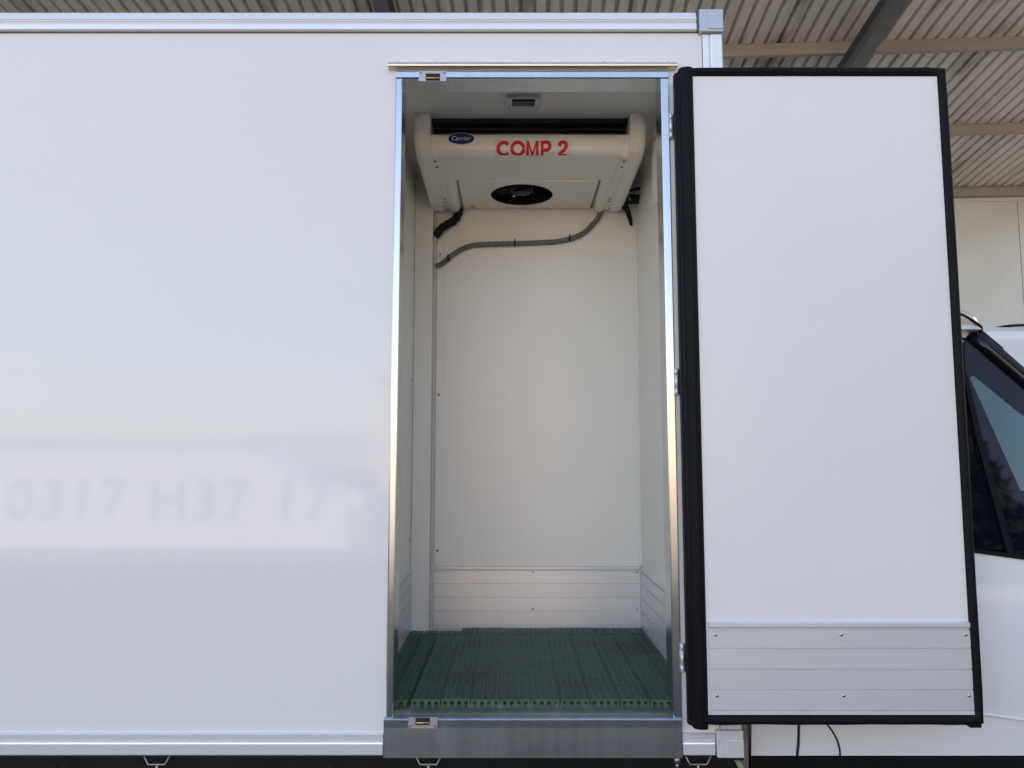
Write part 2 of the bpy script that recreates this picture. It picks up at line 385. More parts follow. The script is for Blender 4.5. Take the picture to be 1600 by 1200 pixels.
# rails and corner castings of the box
top = [(0, 3.168), (-.004, 3.169), (-.008, 3.166), (-.016, 3.142), (-.0165, 3.139), (-.0125, 3.1375), (-.0125, 3.134), (-.009, 3.131), (-.0125, 3.128), (-.0145, 3.122), (-.0145, 3.106), (-.012, 3.103), (0, 3.103)]
MB().prism(top, XL, .604, 'x').build('top_rail', 'rail', truck)
MB().box(XL, .604, -.0006, 0, 3.1, 3.1028).build('seam', 'groove', truck)
bot = [(0, .889), (-.008, .8885), (-.0125, .886), (-.0125, .874), (-.009, .871), (-.004, .8695), (-.009, .867), (-.0155, .864), (-.0165, .860), (-.0165, .830), (-.014, .827), (0, .826)]
MB().prism(bot, XL, -.3855, 'x').build('bottom_rail', 'rail', truck)
MB().prism(bot, .5105, .605, 'x').build('bottom_rail', 'rail', truck)
cc = MB().box(.612, .691, -.022, .06, 3.094, 3.172, .004).build('corner_casting', 'cap', truck)
MB().box(.640, .688, -.0245, -.0215, 3.103, 3.169, .001).build('corner_plate', 'cap', cc)
MB().box(.6045, .6115, -.012, .03, 3.10, 3.166).build('joint', 'screw_dark', truck)
cc = MB().box(.610, .6895, -.022, .06, .8215, .9, .004).build('corner_casting', mat('pale_casting', (.60, .59, .62), .3, var=.03, vscale=20), truck)
MB().box(.640, .6885, -.0245, -.0215, .8235, .874, .001).build('corner_plate', M['rail'], cc)
pp = [(.625, -.0), (.625, -.007), (.628, -.0085), (.644, -.0085), (.647, -.004), (.650, -.0085), (.655, -.010), (.684, -.010), (.689, -.006), (.689, .03), (.669, .03), (.669, 0)]
MB().prism(pp, .901, 3.092, 'z').build('corner_post', 'rail', truck)
MB().box(.6235, .625, -.0015, 0, .9, 3.09).build('seam', 'groove', truck)
# underframe and tie hooks
MB().box(XL, .70, .05, .12, .60, .815).box(XL, .7, 1.9, 1.98, .6, .815).box(XL, .7, .13, 1.89, .78, .83).box(XL, 3.0, .45, .55, .45, .77).box(XL, 3.0, 1.5, 1.6, .45, .77).build('underframe', 'chassis', truck)
MB().box(XL, -.39, .02, .05, .806, .8255).box(-.38, .7, .02, .05, .800, .816).build('skirt_flange', 'black', truck)
for xc in (-1.062, -.25, .557):
    z = .818
    MB().tube([(xc - .038, -.004, z + .004), (xc - .025, -.004, z - .021), (xc + .025, -.004, z - .021), (xc + .038, -.004, z + .004)], .0027, 8).tube([(xc, .0, z - .02), (xc, .0, z - .045)], .004, 8).build('rope_hook', 'wire', truck)
MB().tube([(.494, .0, .818), (.494, .0, .800)], .010, 6).tube([(.494, .0, .80), (.494, .0, .785)], .005, 8).build('bolt', 'wire', truck)
MB().tube([(-1.34 + .022 * math.cos(a / 16 * 6.2832), .0, .792 + .018 * math.sin(a / 16 * 6.2832)) for a in range(17)], .0025, 6).build('ring', 'chassis', truck)
for i, x in enumerate((-.14, -.12, -.03, 0.0, .22, .36)):
    MB().dome((x, .05, .805 - .004 * (i % 2)), .005, .004).build('bolt', 'chassis', truck)
# bracket between box and cab
MB().box(.672, .738, .10, .16, .70, 1.3).prism([(.655, .83), (.672, .83), (.735, .72), (.718, .72)], .03, .05, 'y').build('body_bracket', mat('bracket', (.26, .24, .18), .6, var=.2, vscale=20), truck)
for x in (-2.4,):
    for y0, y1 in ((.12, .40), (1.72, 2.0)):
        wv = MB().prism([(x + .36 * math.cos(a / 32 * 6.2832), .36 + .36 * math.sin(a / 32 * 6.2832)) for a in range(32)], y0, y1, 'y').build('wheel', 'tyre', truck)
        MB().prism([(x + .2 * math.cos(a / 24 * 6.2832), .36 + .2 * math.sin(a / 24 * 6.2832)) for a in range(24)], y0 - .01, y0 + .05, 'y').build('rim', 'wire', wv)

# ---- the open door, folded 180 degrees, inner face to the viewer
door = empty('side_door', (0, 0, 0), None, None); door.parent = truck; door.location = Vector((.54, -.04, .93)) - truck.location
door['label'] = 'open insulated door showing its white inner face and black seal'
MB().box(.548, 1.362, -.0785, -.014, .945, 2.927, .004).build('door_leaf', 'door_white', door)
# seal ring, swept profile (outward offset u from the visible inner edge, y)
def seal_ring(ix0, ix1, iz0, iz1, prof, name, m):
    cor = []
    pts = []
    N = 26
    def side(a, b, n): return [(a[0] + (b[0] - a[0]) * t / n, a[1] + (b[1] - a[1]) * t / n) for t in range(n)]
    cs = [(ix0, iz0), (ix1, iz0), (ix1, iz1), (ix0, iz1)]
    nr = [(0, -1), (1, 0), (0, 1), (-1, 0)]
    rings = []
    for k in range(4):
        a, b = cs[k], cs[(k + 1) % 4]; n0, n1, n2 = nr[k - 1], nr[k], nr[(k + 1) % 4]
        for t in range(N + 1):
            f = t / N; q = (a[0] + (b[0] - a[0]) * f, a[1] + (b[1] - a[1]) * f)
            if t == 0: o = (n0[0] + n1[0], n0[1] + n1[1])
            elif t == N: o = (n1[0] + n2[0], n1[1] + n2[1])
            else: o = n1
            if t == N: continue
            wob = .0012 * noise(Vector((q[0] * 3.1, q[1] * 2.3, 4.4))) + (.0022 * noise(Vector((q[0] * 9, 0, 1))) if k == 0 else 0)
            ring = []
            for (uu, y) in prof:
                ue = uu * (1 if t else .9) + (wob if uu > .01 else wob * .3)
                ring.append((q[0] + o[0] * ue, y, q[1] + o[1] * ue))
            rings.append(ring)
    n = len(prof); T = len(rings); v = [p for r in rings for p in r]
    return MB().add(v, [(i * n + j, i * n + (j + 1) % n, ((i + 1) % T) * n + (j + 1) % n, ((i + 1) % T) * n + j) for i in range(T) for j in range(n)], True).build(name, m, door)
sprof = [(0, -.076), (.0, -.0815), (.003, -.084), (.010, -.0885), (.018, -.0905), (.024, -.0885), (.027, -.083), (.0268, -.074), (.024, -.068), (.0255, -.060), (.0235, -.050), (.026, -.042), (.024, -.030), (.022, -.016), (.0, -.016)]
seal_ring(.571, 1.345, .964, 2.911, sprof, 'door_seal', 'rubber')
# deeper ribbed seal flap on the hinge side
fp = [(.5435, -.014), (.531, -.012), (.5225, -.017), (.5205, -.026), (.5215, -.045), (.5285, -.051), (.5285, -.070), (.532, -.080), (.539, -.086), (.549, -.0885), (.5605, -.0885), (.567, -.086), (.571, -.080), (.571, -.02)]
MB().prism(fp, .925, 2.938, 'z', smooth=False).build('hinge_side_seal', 'rubber', door)
MB().box(1.330, 1.364, -.084, -.05, .928, .945, .003).build('seal_tail', 'rubber', door)
# aluminium kick plate on the door
dk = kick('door_kick_plate', .577, 1.344, .966, 1.229, -.0786, 'x', -1, door, (.045, .27, .49, .715, .915))
for z in (1.193, 1.020):
    for x in (.597, .966, 1.331): MB().dome((x, -.0846, z), .0055, .0035).build('rivet', 'screw', dk)
MB().box(.577, 1.344, -.0853, -.0843, .966, .977).build('edge_strip', 'rail', dk)
# hinges
for zc in (2.778, 1.946, 1.109):
    h = MB().box(.509, .513, -.016, -.002, zc - .042, zc + .042)
    h = h.tube([(.5135, -.013, zc - .041), (.5135, -.013, zc - .022)], .0055, 12).tube([(.5135, -.013, zc - .0205), (.5135, -.013, zc + .0205)], .0055, 12).tube([(.5135, -.013, zc + .022), (.5135, -.013, zc + .041)], .0055, 12)
    h = h.build('hinge', 'alu', door)
    MB().box(.5205, .529, -.030, -.012, zc - .04, zc + .04, .001).build('hinge_leaf', 'gloss_black', h)
    MB().tube([(.5225, -.034, zc - .03), (.5225, -.034, zc - .012), (.5225, -.033, zc), (.5225, -.034, zc + .02)], .0014, 6).build('weld_bead', 'screw', h)

# ---- the cab
ZB, Y0c, KL = 1.42, .06, .20
def cy(z): return Y0c + max(0, z - ZB) * KL + (.035 * ((z - 1.2) / .4) ** 2 - .012 if z < ZB else -.0014)
cab = empty('cab', (0, 0, 0), None, None); cab.parent = truck; cab.location = Vector((1.6, .06, .8)) - truck.location
def sheet(outer, holes, name, m, thick=.02, off=0, mirror=False, parent=None, bend=True):
    bm = fill_holes(outer, holes)
    for z in [.55 + .06 * i for i in range(15)] + [1.42, 1.55, 1.7, 1.85, 2.0, 2.1]:
        bmesh.ops.bisect_plane(bm, geom=bm.verts[:] + bm.edges[:] + bm.faces[:], plane_co=(0, z, 0), plane_no=(0, 1, 0))
    for vv in bm.verts:
        x, z = vv.co.x, vv.co.y
        y = (cy(z) if bend else Y0c) + off
        vv.co = (x, 2.1 - y if mirror else y, z)
    bmesh.ops.triangulate(bm, faces=[f for f in bm.faces if len(f.verts) > 4])
    ext = bmesh.ops.extrude_face_region(bm, geom=bm.faces[:] + bm.edges[:])
    for e in ext['geom']:
        if isinstance(e, bmesh.types.BMVert): e.co.y += (-thick if mirror else thick)
    o = MB().bm(bm, True).build(name, m, parent or cab); o.data.set_sharp_from_angle(angle=R(30)); return o
def arc(cx, cz, r, a0, a1, n=10): return [(cx + r * math.cos(R(a0 + (a1 - a0) * i / n)), cz + r * math.sin(R(a0 + (a1 - a0) * i / n))) for i in range(n + 1)]
body_out = [(.742, .790), (.742, 2.17), (1.0, 2.235), (1.50, 2.215), (1.568, 2.176), (1.622, 2.134), (1.60, 2.128), (1.575, 2.13)]
body_out += [(2.30, 1.40), (2.75, 1.25), (2.98, 1.05), (3.02, .60), (2.62, .55)] + arc(2.25, .42, .42, 20, 160, 12) + [(1.80, .790)]
win = [(.95, 1.425), (1.452, 1.418), (1.612, 1.396), (2.20, 1.37), (1.575, 2.12), (1.50, 2.135), (.98, 2.12)]
win = [(.95, 1.425), (1.452, 1.4175), (1.612, 1.3955), (2.18, 1.365), (2.15, 1.47), (1.572, 2.115), (1.50, 2.128), (.98, 2.11)]
sheet(body_out, [win], 'cab_side', 'van')
sheet(body_out, [win], 'cab_side', 'van', mirror=True)
MB().box(.742, .76, .085, 2.02, .79, 2.16).build('cab_rear_wall', 'van', cab)
MB().prism([(.15, 2.14), (.26, 2.21), (1.0, 2.26), (1.84, 2.21), (1.95, 2.14), (1.84, 2.13), (1.0, 2.14), (.26, 2.13)], .76, 1.58, 'x').build('cab_roof', 'van', cab)
sheet([(.742, .786), (1.83, .786), (1.83, .52), (.742, .52)], [], 'sill_trim', 'black', off=-.004)
# black glossy pillar trim along the raked front edge
pv = []
A, B = (1.551, 2.119), (2.17, 1.462)
for t in range(14):
    f = t / 13; x = A[0] + (B[0] - A[0]) * f; z = A[1] + (B[1] - A[1]) * f; y = cy(z)
    n_ = (.72, .69)
    pv.append([(x, y - .003, z), (x + n_[0] * .016, y - .014, z + n_[1] * .016), (x + n_[0] * .040, y - .014, z + n_[1] * .040), (x + n_[0] * .058, y - .004, z + n_[1] * .058), (x + n_[0] * .062, y + .03, z + n_[1] * .062), (x, y + .03, z)])
vs = [p_ for r_ in pv for p_ in r_]
MB().add(vs, [(i * 6 + j, i * 6 + (j + 1) % 6, (i + 1) * 6 + (j + 1) % 6, (i + 1) * 6 + j) for i in range(13) for j in range(6)] + [(0, 1, 2, 3, 4, 5), tuple(range(78, 84))], True).build('pillar_trim', 'gloss_black', cab)
# quarter window with dark printed border, clear centre
tri = [(1.5445, 1.975), (1.549, 1.984), (1.556, 1.986), (1.565, 1.983), (1.80, 1.75), (2.02, 1.53), (2.02, 1.50), (1.70, 1.585), (1.640, 1.607)]
border = [(1.548, 2.105), (1.567, 2.118), (2.14, 1.478), (2.17, 1.372), (1.612, 1.40), (1.575, 1.403), (1.536, 1.784), (1.530, 1.99)]
sheet(border, [tri], 'window_border', 'gloss_black', thick=.004, off=.004)
sheet(tri, [], 'quarter_glass', 'glass', thick=.003, off=.0045)
sheet([(.955, 1.43), (.985, 2.10), (1.50, 2.12), (1.546, 2.104), (1.519, 1.99), (1.522, 1.78), (1.556, 1.42)], [], 'door_glass', 'gloss_black', thick=.004, off=.010)
sheet([(1.519, 2.0), (1.532, 2.0), (1.545, 1.78), (1.579, 1.398), (1.558, 1.401), (1.524, 1.78)], [], 'window_divider', 'rubber', thick=.012, off=-.003)
sheet([(.955, 1.418), (.955, 1.432), (1.452, 1.4255), (1.612, 1.4035), (2.17, 1.373), (2.17, 1.364), (1.612, 1.390), (1.452, 1.412)], [], 'belt_seal', 'rubber', thick=.012, off=-.004)
# door gaps
def gap(pts, w_=.004):
    pts = spline([(x, cy(z) - .001, z) for x, z in pts], 6)
    MB().tube(pts, w_, 6).build('panel_gap', 'void', cab)
gap([(.888, 1.2), (.887, .882), (.884, .788)]); gap([(.95, .915), (.98, .882), (1.004, .845), (1.015, .81), (1.017, .788)], .003)
MB().tube([(1.30, cy(.94) - .001, .94), (1.5, cy(.92) - .002, .915), (1.65, cy(.90) - .002, .893), (1.9, cy(.86) - .002, .86)], .004, 8).build('crease', 'van', cab)
sheet([(1.74, 1.16), (1.77, 1.19), (1.85, 1.19), (1.85, 1.11), (1.77, 1.11)], [], 'door_handle', 'van', off=-.02)
# windscreen, dash, seat, far side glass
MB().add([(1.60, .24, 2.12), (1.60, 1.86, 2.12), (2.28, 1.98, 1.42), (2.28, .12, 1.42)], [(0, 1, 2, 3)]).build('windscreen', 'clear', cab)
sheet(win, [], 'far_glass', 'clear', thick=.003, off=.006, mirror=True)
MB().prism([(1.72, 1.05), (1.72, 1.52), (1.80, 1.565), (2.2, 1.45), (2.55, 1.3), (2.55, 1.0)], .14, 1.96, 'y').build('dashboard', 'seat', cab)
for y in (.3, 1.3):
    s_ = MB().box(.86, 1.4, y, y + .5, .95, 1.12, .04).build('cab_seat', 'seat', cab)
    MB().box(.80, .94, y, y + .5, 1.1, 1.75, .04).box(.82, .92, y + .12, y + .38, 1.78, 1.98, .03).build('backrest', 'seat', s_)
MB().tube([(1.62, .55 + .19 * math.cos(a / 20 * 6.2832), 1.42 + .17 * math.sin(a / 20 * 6.2832)) for a in range(21)], .014, 8).build('steering_wheel', 'black', cab)
MB().prism([(2.28, 1.0), (2.28, 1.41), (2.75, 1.24), (2.97, 1.05), (3.0, .6), (2.7, .6)], .09, 2.01, 'y').build('bonnet', 'van', cab)
for y0, y1 in ((.10, .32), (1.78, 2.0)):
    wv = MB().prism([(2.25 + .35 * math.cos(a / 32 * 6.2832), .35 + .35 * math.sin(a / 32 * 6.2832)) for a in range(32)], y0, y1, 'y').build('wheel', 'tyre', truck)
    MB().prism([(2.25 + .2 * math.cos(a / 24 * 6.2832), .35 + .2 * math.sin(a / 24 * 6.2832)) for a in range(24)], y0 - .01, y0 + .05, 'y').build('rim', 'wire', wv)
# roof marker lamp
bm = bmesh.new(); bmesh.ops.create_uvsphere(bm, u_segments=20, v_segments=12, radius=1)
for vv in bm.verts:
    q = vv.co.copy(); vv.co = (1.548 + q.x * .052, .205 + q.y * .03, 2.182 + q.z * .032 - q.x * .020)
MB().bm(bm, True).build('marker_lamp', 'lampglass', cab)
MB().tube(spline([(1.49, .18, 2.212), (1.54, .178, 2.190), (1.59, .178, 2.157), (1.603, .19, 2.147)], 6), .0055, 8).build('lamp_gasket', 'gloss_black', cab)

# ---------------------------------------------------------------- evaporator under the box ceiling
ev = empty('evaporator_unit', (.07, .75, 3.018), 'cream cooling unit marked COMP 2 with a black fan, hung from the ceiling', 'cooling unit')
X0, X1, ZU = -.312, .450, 2.876
ex = [(.45, 2.951), (.449, 2.930), (.449, 2.912), (.450, 2.900), (.453, 2.891), (.460, 2.8835), (.470, 2.879), (.485, 2.8765)]
mb = MB()
path = [(.470, 2.9515)] + ex
v = [(x, y, z) for x in (X0, X1) for (y, z) in path]; n = len(path)
mb.add(v, [(i, i + 1, n + i + 1, n + i) for i in range(n - 1)], True)
FX, FY, FR = .043, .905, .137
bm = fill_holes([(X0, .485), (X1, .485), (X1, 1.085), (X0, 1.085)], [[(FX + (FR + .004) * math.cos(a / 48 * 6.2832), FY + (FR + .004) * math.sin(a / 48 * 6.2832)) for a in range(48)]])
for vv in bm.verts: vv.co.z = 2.8765
mb.bm(bm)
mb.add([(X0, 1.085, 2.8765), (X1, 1.085, 2.8765), (X1, 1.085, 2.95), (X0, 1.085, 2.95)], [(0, 1, 2, 3)])
mb.add([(X0, .470, 2.9515), (X1, .470, 2.9515), (X1, .60, 2.93), (X0, .6, 2.93)], [(0, 1, 2, 3)])
mb.build('housing', 'cream', ev)
# service panel round the fan, 4 mm proud
ring = [(FX + FR * math.cos(a / 48 * 6.2832), FY + FR * math.sin(a / 48 * 6.2832)) for a in range(48)]
bm = fill_holes([(-.226, .733), (.364, .733), (.364, 1.083), (-.226, 1.083)], [ring])
for vv in bm.verts: vv.co.z = 2.871
ext = bmesh.ops.extrude_face_region(bm, geom=bm.faces[:])
for e in ext['geom']:
    if isinstance(e, bmesh.types.BMVert): e.co.z = 2.876
MB().bm(bm).build('fan_panel', 'cream', ev)
for xg in (-.234, .366):
    MB().box(xg, xg + .008, .733, 1.083, 2.8750, 2.8763).build('panel_shade_strip', mat('painted_groove_shade', (.2, .19, .17), .6), ev)  # flat dark strips: shade along the panel sides put in as colour
# fan
fan = empty('fan', (0, 0, 0), None, None); fan.parent = ev; fan.location = Vector((FX, FY, 2.9)) - ev.location
MB().prism(ring, 2.872, 2.97, 'z', cap=False).build('fan_shroud', 'black', fan, recalc=False)
MB().prism(ring, 2.968, 2.972, 'z').build('fan_back', 'void', fan)
mb = MB()
for b in range(7):
    a0 = b / 7 * 6.2832; vs = []
    for (r_, da, z) in ((.045, -.22, 2.905), (.045, .22, 2.925), (.125, .30, 2.918), (.125, -.12, 2.895)):
        vs.append((FX + r_ * math.cos(a0 + da), FY + r_ * math.sin(a0 + da), z))
    mb.add(vs + [(p_[0], p_[1], p_[2] + .003) for p_ in vs], [(0, 1, 2, 3), (7, 6, 5, 4), (0, 4, 5, 1), (1, 5, 6, 2), (2, 6, 7, 3), (3, 7, 4, 0)])
mb.build('fan_blades', 'black', fan)
MB().prism([(FX + .05 * math.cos(a / 24 * 6.2832), FY + .05 * math.sin(a / 24 * 6.2832)) for a in range(24)], 2.892, 2.93, 'z').prism([(FX + .038 * math.cos(a / 24 * 6.2832), FY + .038 * math.sin(a / 24 * 6.2832)) for a in range(24)], 2.880, 2.893, 'z').build('fan_motor', mat('motor', (.03, .03, .032), .3), fan)
mb = MB()
for r_ in (.028, .052, .070, .088, .106, .124): mb.tube([(FX + r_ * math.cos(a / 36 * 6.2832), FY + r_ * math.sin(a / 36 * 6.2832), 2.877) for a in range(37)], .0011, 5, cap=False)
for a in range(4): mb.tube([(FX + .02 * math.cos(a * 1.5708 + .5), FY + .02 * math.sin(a * 1.5708 + .5), 2.8755), (FX + .137 * math.cos(a * 1.5708 + .5), FY + .137 * math.sin(a * 1.5708 + .5), 2.8755)], .0016, 5)
mb.build('fan_guard', 'black', fan)
MB().dome((FX - .035, FY + .03, 2.879), .007, .003, '-z').build('sticker', 'badge_white', fan)
# side cheeks with ridge, screws
def cheek(sx):
    m = lambda x: x if sx < 0 else (X0 + X1) - x
    def pr(poly, a, b, nm): 
        a, b = sorted((m(a), m(b)))
        return MB().prism(poly, a, b, 'x').build(nm, 'cream', ev)
    outer = [(.408, 3.0175), (.410, 2.955), (.414, 2.925), (.425, 2.900), (.445, 2.880), (.48, 2.868), (.56, 2.864), (1.045, 2.850), (1.068, 2.851), (1.082, 2.858), (1.089, 2.872), (1.0895, 2.90), (1.0895, 3.0175)]
    bmv = [(y, z) for y, z in outer]
    # body with rounded outer edge: three steps
    o = pr(bmv, -.350, -.300 if False else -.312, 'cheek')
    sh = lambda k: [(y + (k if y < .5 else 0), z + (k if z < 2.9 else (0 if z > 3 else k * .3))) for y, z in bmv]
    secs = [(-.350, 0), (-.360, .0015), (-.368, .006), (-.373, .014), (-.375, .024)]
    vv = []; fs = []; n = len(bmv)
    for x, k in secs: vv += [(m(x), y, z) for y, z in sh(k)]
    for s_ in range(len(secs) - 1): fs += [(s_ * n + i, s_ * n + (i + 1) % n, (s_ + 1) * n + (i + 1) % n, (s_ + 1) * n + i) for i in range(n)]
    fs.append(tuple(range((len(secs) - 1) * n, len(secs) * n)))
    MB().add(vv, fs, True).build('cheek_edge', 'cream', o)
    pr([(.447, 2.949), (.445, 2.91), (.452, 2.890), (.475, 2.8715), (.52, 2.8675), (1.080, 2.8625), (1.080, 2.89), (.52, 2.9), (.5, 2.949)], -.3118, -.285, 'cheek_ridge')
    for y, z in ((.508, 2.8677), (.565, 2.8673), (.93, 2.8642), (.965, 2.8640)):
        MB().dome((m(-.300), y, z), .0065, .002, '-z').build('screw', 'screw_dark', ev)
    # drain cover rib with rounded end
    xc = m(-.266)
    rp = [(xc + .026 * math.cos(a), 2.8765 - .032 * math.sin(a)) for a in [math.pi * i / 12 for i in range(13)]]
    mb = MB(); yy = [.70, .74, .80, .9, 1.0, 1.05, 1.068, 1.08, 1.088]; kk = [.04, .16, .33, .60, .85, .97, .93, .7, .25]
    vv = []; n = len(rp)
    for y, k in zip(yy, kk): vv += [(xc + (x - xc) * (1 if y < 1.07 else .5 + .5 * k), y, 2.8765 + (z - 2.8765) * k) for x, z in rp]
    mb.add(vv, [(s_ * n + i, s_ * n + i + 1, (s_ + 1) * n + i + 1, (s_ + 1) * n + i) for s_ in range(len(yy) - 1) for i in range(n - 1)], True)
    mb.add([(xc - .026, 1.07, 2.8765), (xc + .026, 1.07, 2.8765), (xc + .026, 1.088, 2.8765), (xc - .026, 1.088, 2.8765)], [(0, 1, 2, 3)])
    mb.build('drain_cover', 'cream', ev)
cheek(-1); cheek(1)
# coil slot above the fascia
MB().box(X0 + .005, X1 - .005, .56, .57, 2.952, 3.0172).build('coil_back', 'void', ev)
MB().box(X0 + .005, X1 - .005, .47, .56, 2.9530, 2.9540).build('drip_tray', 'void', ev)
MB().box(X0 + .002, X1 - .002, .455, .50, 3.001, 3.0172).build('slot_header', 'void', ev)
mb = MB()
x = X0 + .02
while x < X1 - .02:
    mb.box(x, x + .0012, .50, .555, 2.9545, 3.0); x += .006
mb.build('coil_fins', 'coil', ev)
MB().tube([(X0 + .03, .485, 2.969), (X1 - .03, .485, 2.969)], .0018, 6).build('defrost_heater', 'wire', ev)
MB().tube([(X0 + .01, .48, 2.979), (X1 - .01, .48, 2.979)], .004, 6).build('guard_bar', 'black', ev)
# badge: white ellipse, navy ellipse, italic word
bd = MB().prism([(-.195 + .0535 * math.cos(a / 40 * 6.2832), 2.932 + .0255 * math.sin(a / 40 * 6.2832)) for a in range(40)], .4465, .4492, 'y').build('badge', 'badge_white', ev)
MB().prism([(-.195 + .050 * math.cos(a / 40 * 6.2832), 2.9335 + .0218 * math.sin(a / 40 * 6.2832)) for a in range(40)], .4458, .4466, 'y').build('badge_field', 'navy', bd)
bm = text_bm('Carrier', .026, shear=.3, bold=0, extrude=.0003, spacing=1.08)
xs = [q.co.x for q in bm.verts]; wx = max(xs) - min(xs); mx_ = (max(xs) + min(xs)) / 2
for q in bm.verts: q.co = (-.195 + (q.co.x - mx_) * .074 / wx, .4455 - q.co.z, 2.9265 + q.co.y * .92)
MB().bm(bm).build('badge_word', 'badge_white', bd)
def block_comp2():
    bm = bmesh.new(); W = .235; cnt = [0]
    def stroke(pts, w=W):
        P = [Vector((x, y)) for x, y in pts]; L_, R_ = [], []
        for i, p_ in enumerate(P):
            a = (P[i] - P[i - 1]).normalized() if i else (P[1] - P[0]).normalized()
            b = (P[i + 1] - P[i]).normalized() if i < len(P) - 1 else a
            t = (a + b).normalized(); nn = Vector((-t.y, t.x)) * (w / 2 / max(.5, t.dot(a)))
            L_.append(p_ + nn); R_.append(p_ - nn)
        v = [bm.verts.new((q.x, q.y, 0)) for q in L_] + [bm.verts.new((q.x, q.y, 0)) for q in R_]; n = len(P)
        for i in range(n - 1): bm.faces.new((v[i], v[i + 1], v[n + i + 1], v[n + i]))
    def el(cx, cy_, rx, ry, a0, a1, n=24): return [(cx + rx * math.cos(R(a0 + (a1 - a0) * i / n)), cy_ + ry * math.sin(R(a0 + (a1 - a0) * i / n))) for i in range(n + 1)]
    def rect(a, b, c, d_): bm.faces.new([bm.verts.new(q) for q in ((a, c, 0), (b, c, 0), (b, d_, 0), (a, d_, 0))])
    stroke(el(.50, .5, .40, .40, 40, 320))
    stroke(el(1.46, .5, .41, .40, 0, 360))
    rect(2.04, 2.24, 0, 1); rect(2.70, 2.90, 0, 1)
    for sx in (1, -1):
        q = [(2.47 - sx * .25, 1), (2.47 - sx * .25, .66), (2.47 - sx * .07, 0), (2.47, 0), (2.47, .28)]
        bm.faces.new([bm.verts.new((x, y, 0)) for x, y in q])
    rect(3.04, 3.25, 0, 1)
    stroke([(3.25, .915), (3.50, .915)] + el(3.50, .67, .17, .245, 80, -80, 12) + [(3.50, .425), (3.25, .425)])
    stroke([(4.32, .66)] + el(4.58, .70, .235, .215, 170, -30, 14) + [(4.66, .42), (4.40, .20), (4.36, .13)])
    rect(4.25, 4.86, 0, .145)
    return bm
# red lettering wrapping the lower bend of the fascia
wrap = ex[1:]; S = [0]
for i in range(1, len(wrap)): S.append(S[-1] + math.dist(wrap[i], wrap[i - 1]))
wrapn = wrap
def wrap_at(s, lift):
    for i in range(len(S) - 1):
        if s <= S[i + 1] or i == len(S) - 2:
            t = (s - S[i]) / (S[i + 1] - S[i]); a, b = wrapn[i], wrapn[i + 1]
            dy, dz = b[0] - a[0], b[1] - a[1]; l = math.hypot(dy, dz); ny, nz = dz / l, -dy / l
            return a[0] + dy * t + ny * lift, a[1] + dz * t + nz * lift
def wrapped(bm, xa, xb, s0, s1, lift, name, m, parent):
    xs = [q.co.x for q in bm.verts]; ys = [q.co.y for q in bm.verts]
    a, b, c, d_ = min(xs), max(xs), min(ys), max(ys)
    for q in bm.verts: q.co = (xa + (q.co.x - a) / (b - a) * (xb - xa), s1 - (q.co.y - c) / (d_ - c) * (s1 - s0), 0)
    for s in S[1:-1]:
        bmesh.ops.bisect_plane(bm, geom=bm.verts[:] + bm.edges[:] + bm.faces[:], plane_co=(0, s, 0), plane_no=(0, 1, 0))
    for q in bm.verts:
        y, z = wrap_at(q.co.y, lift); q.co = (q.co.x, y, z)
    return MB().bm(bm).build(name, m, parent)
wrapped(block_comp2(), -.060, .216, .003, .066, .0011, 'lettering', 'red', ev)
bm = bmesh.new(); bmesh.ops.create_grid(bm, x_segments=1, y_segments=1, size=1)
wrapped(bm, -.070, .228, .0005, .070, .0005, 'decal', 'decal', ev)
MB().prism([(-.205, 1.066), (-.165, 1.066), (-.185, 1.030)], 2.8702, 2.8709, 'z').build('warning_sticker', 'yellow', ev)

# ---------------------------------------------------------------- loose fittings inside
pts = spline([(.415, 1.075, 2.86), (.400, 1.08, 2.825), (.37, 1.082, 2.79), (.34, 1.084, 2.76), (.295, 1.084, 2.735), (.207, 1.084, 2.714), (.11, 1.084, 2.708), (.024, 1.084, 2.705), (-.148, 1.084, 2.699), (-.20, 1.084, 2.690), (-.243, 1.084, 2.672), (-.285, 1.084, 2.642), (-.318, 1.082, 2.612), (-.352, 1.075, 2.592)], 26)
cn = MB().tube(pts, .0115, 12, rf=lambda i: .0123 if i % 4 < 2 else .0108).build('conduit', 'conduit')
tag(cn, 'grey corrugated conduit curving down the cream back wall under the cooling unit', 'conduit')
for i in (int(len(pts) * .87), int(len(pts) * .545), int(len(pts) * .335)):
    c = pts[i]; t = (pts[i + 1] - pts[i]).normalized()
    o = MB().tube([c - t * .003, c + t * .003], .0138, 12).box(c.x - .003, c.x + .003, 1.07, 1.076, c.z - .017, c.z + .018).build('cable_tie', 'black')
    o.parent = cn
hp = spline([(-.245, 1.10 - .01, 2.872), (-.250, 1.085, 2.845), (-.268, 1.075, 2.812), (-.30, 1.07, 2.790), (-.328, 1.068, 2.770), (-.352, 1.065, 2.735)], 10)
hs = MB().tube(hp, .021, 12, rf=lambda i: .019 + .003 * math.sin(i * .9) * .5).build('drain_hose', 'black')
tag(hs, 'thick black foam wrapped drain hose below the left of the cooling unit', 'hose')
cl = MB()
for k, (a, b, c) in enumerate((((.46, 1.05, 2.90), (.52, 1.0, 2.92), (.577, .96, 2.925)), ((.45, 1.06, 2.87), (.51, 1.0, 2.89), (.578, .98, 2.89)), ((.46, 1.06, 2.86), (.52, 1.02, 2.878), (.578, 1.0, 2.875)), ((.50, 1.0, 2.888), (.528, 1.02, 2.85), (.548, 1.05, 2.80)), ((.49, 1.0, 2.88), (.53, 1.03, 2.83), (.552, 1.06, 2.785)))):
    cl.tube(spline([a, b, c], 8), (.006, .012, .010, .010, .008)[k], 8)
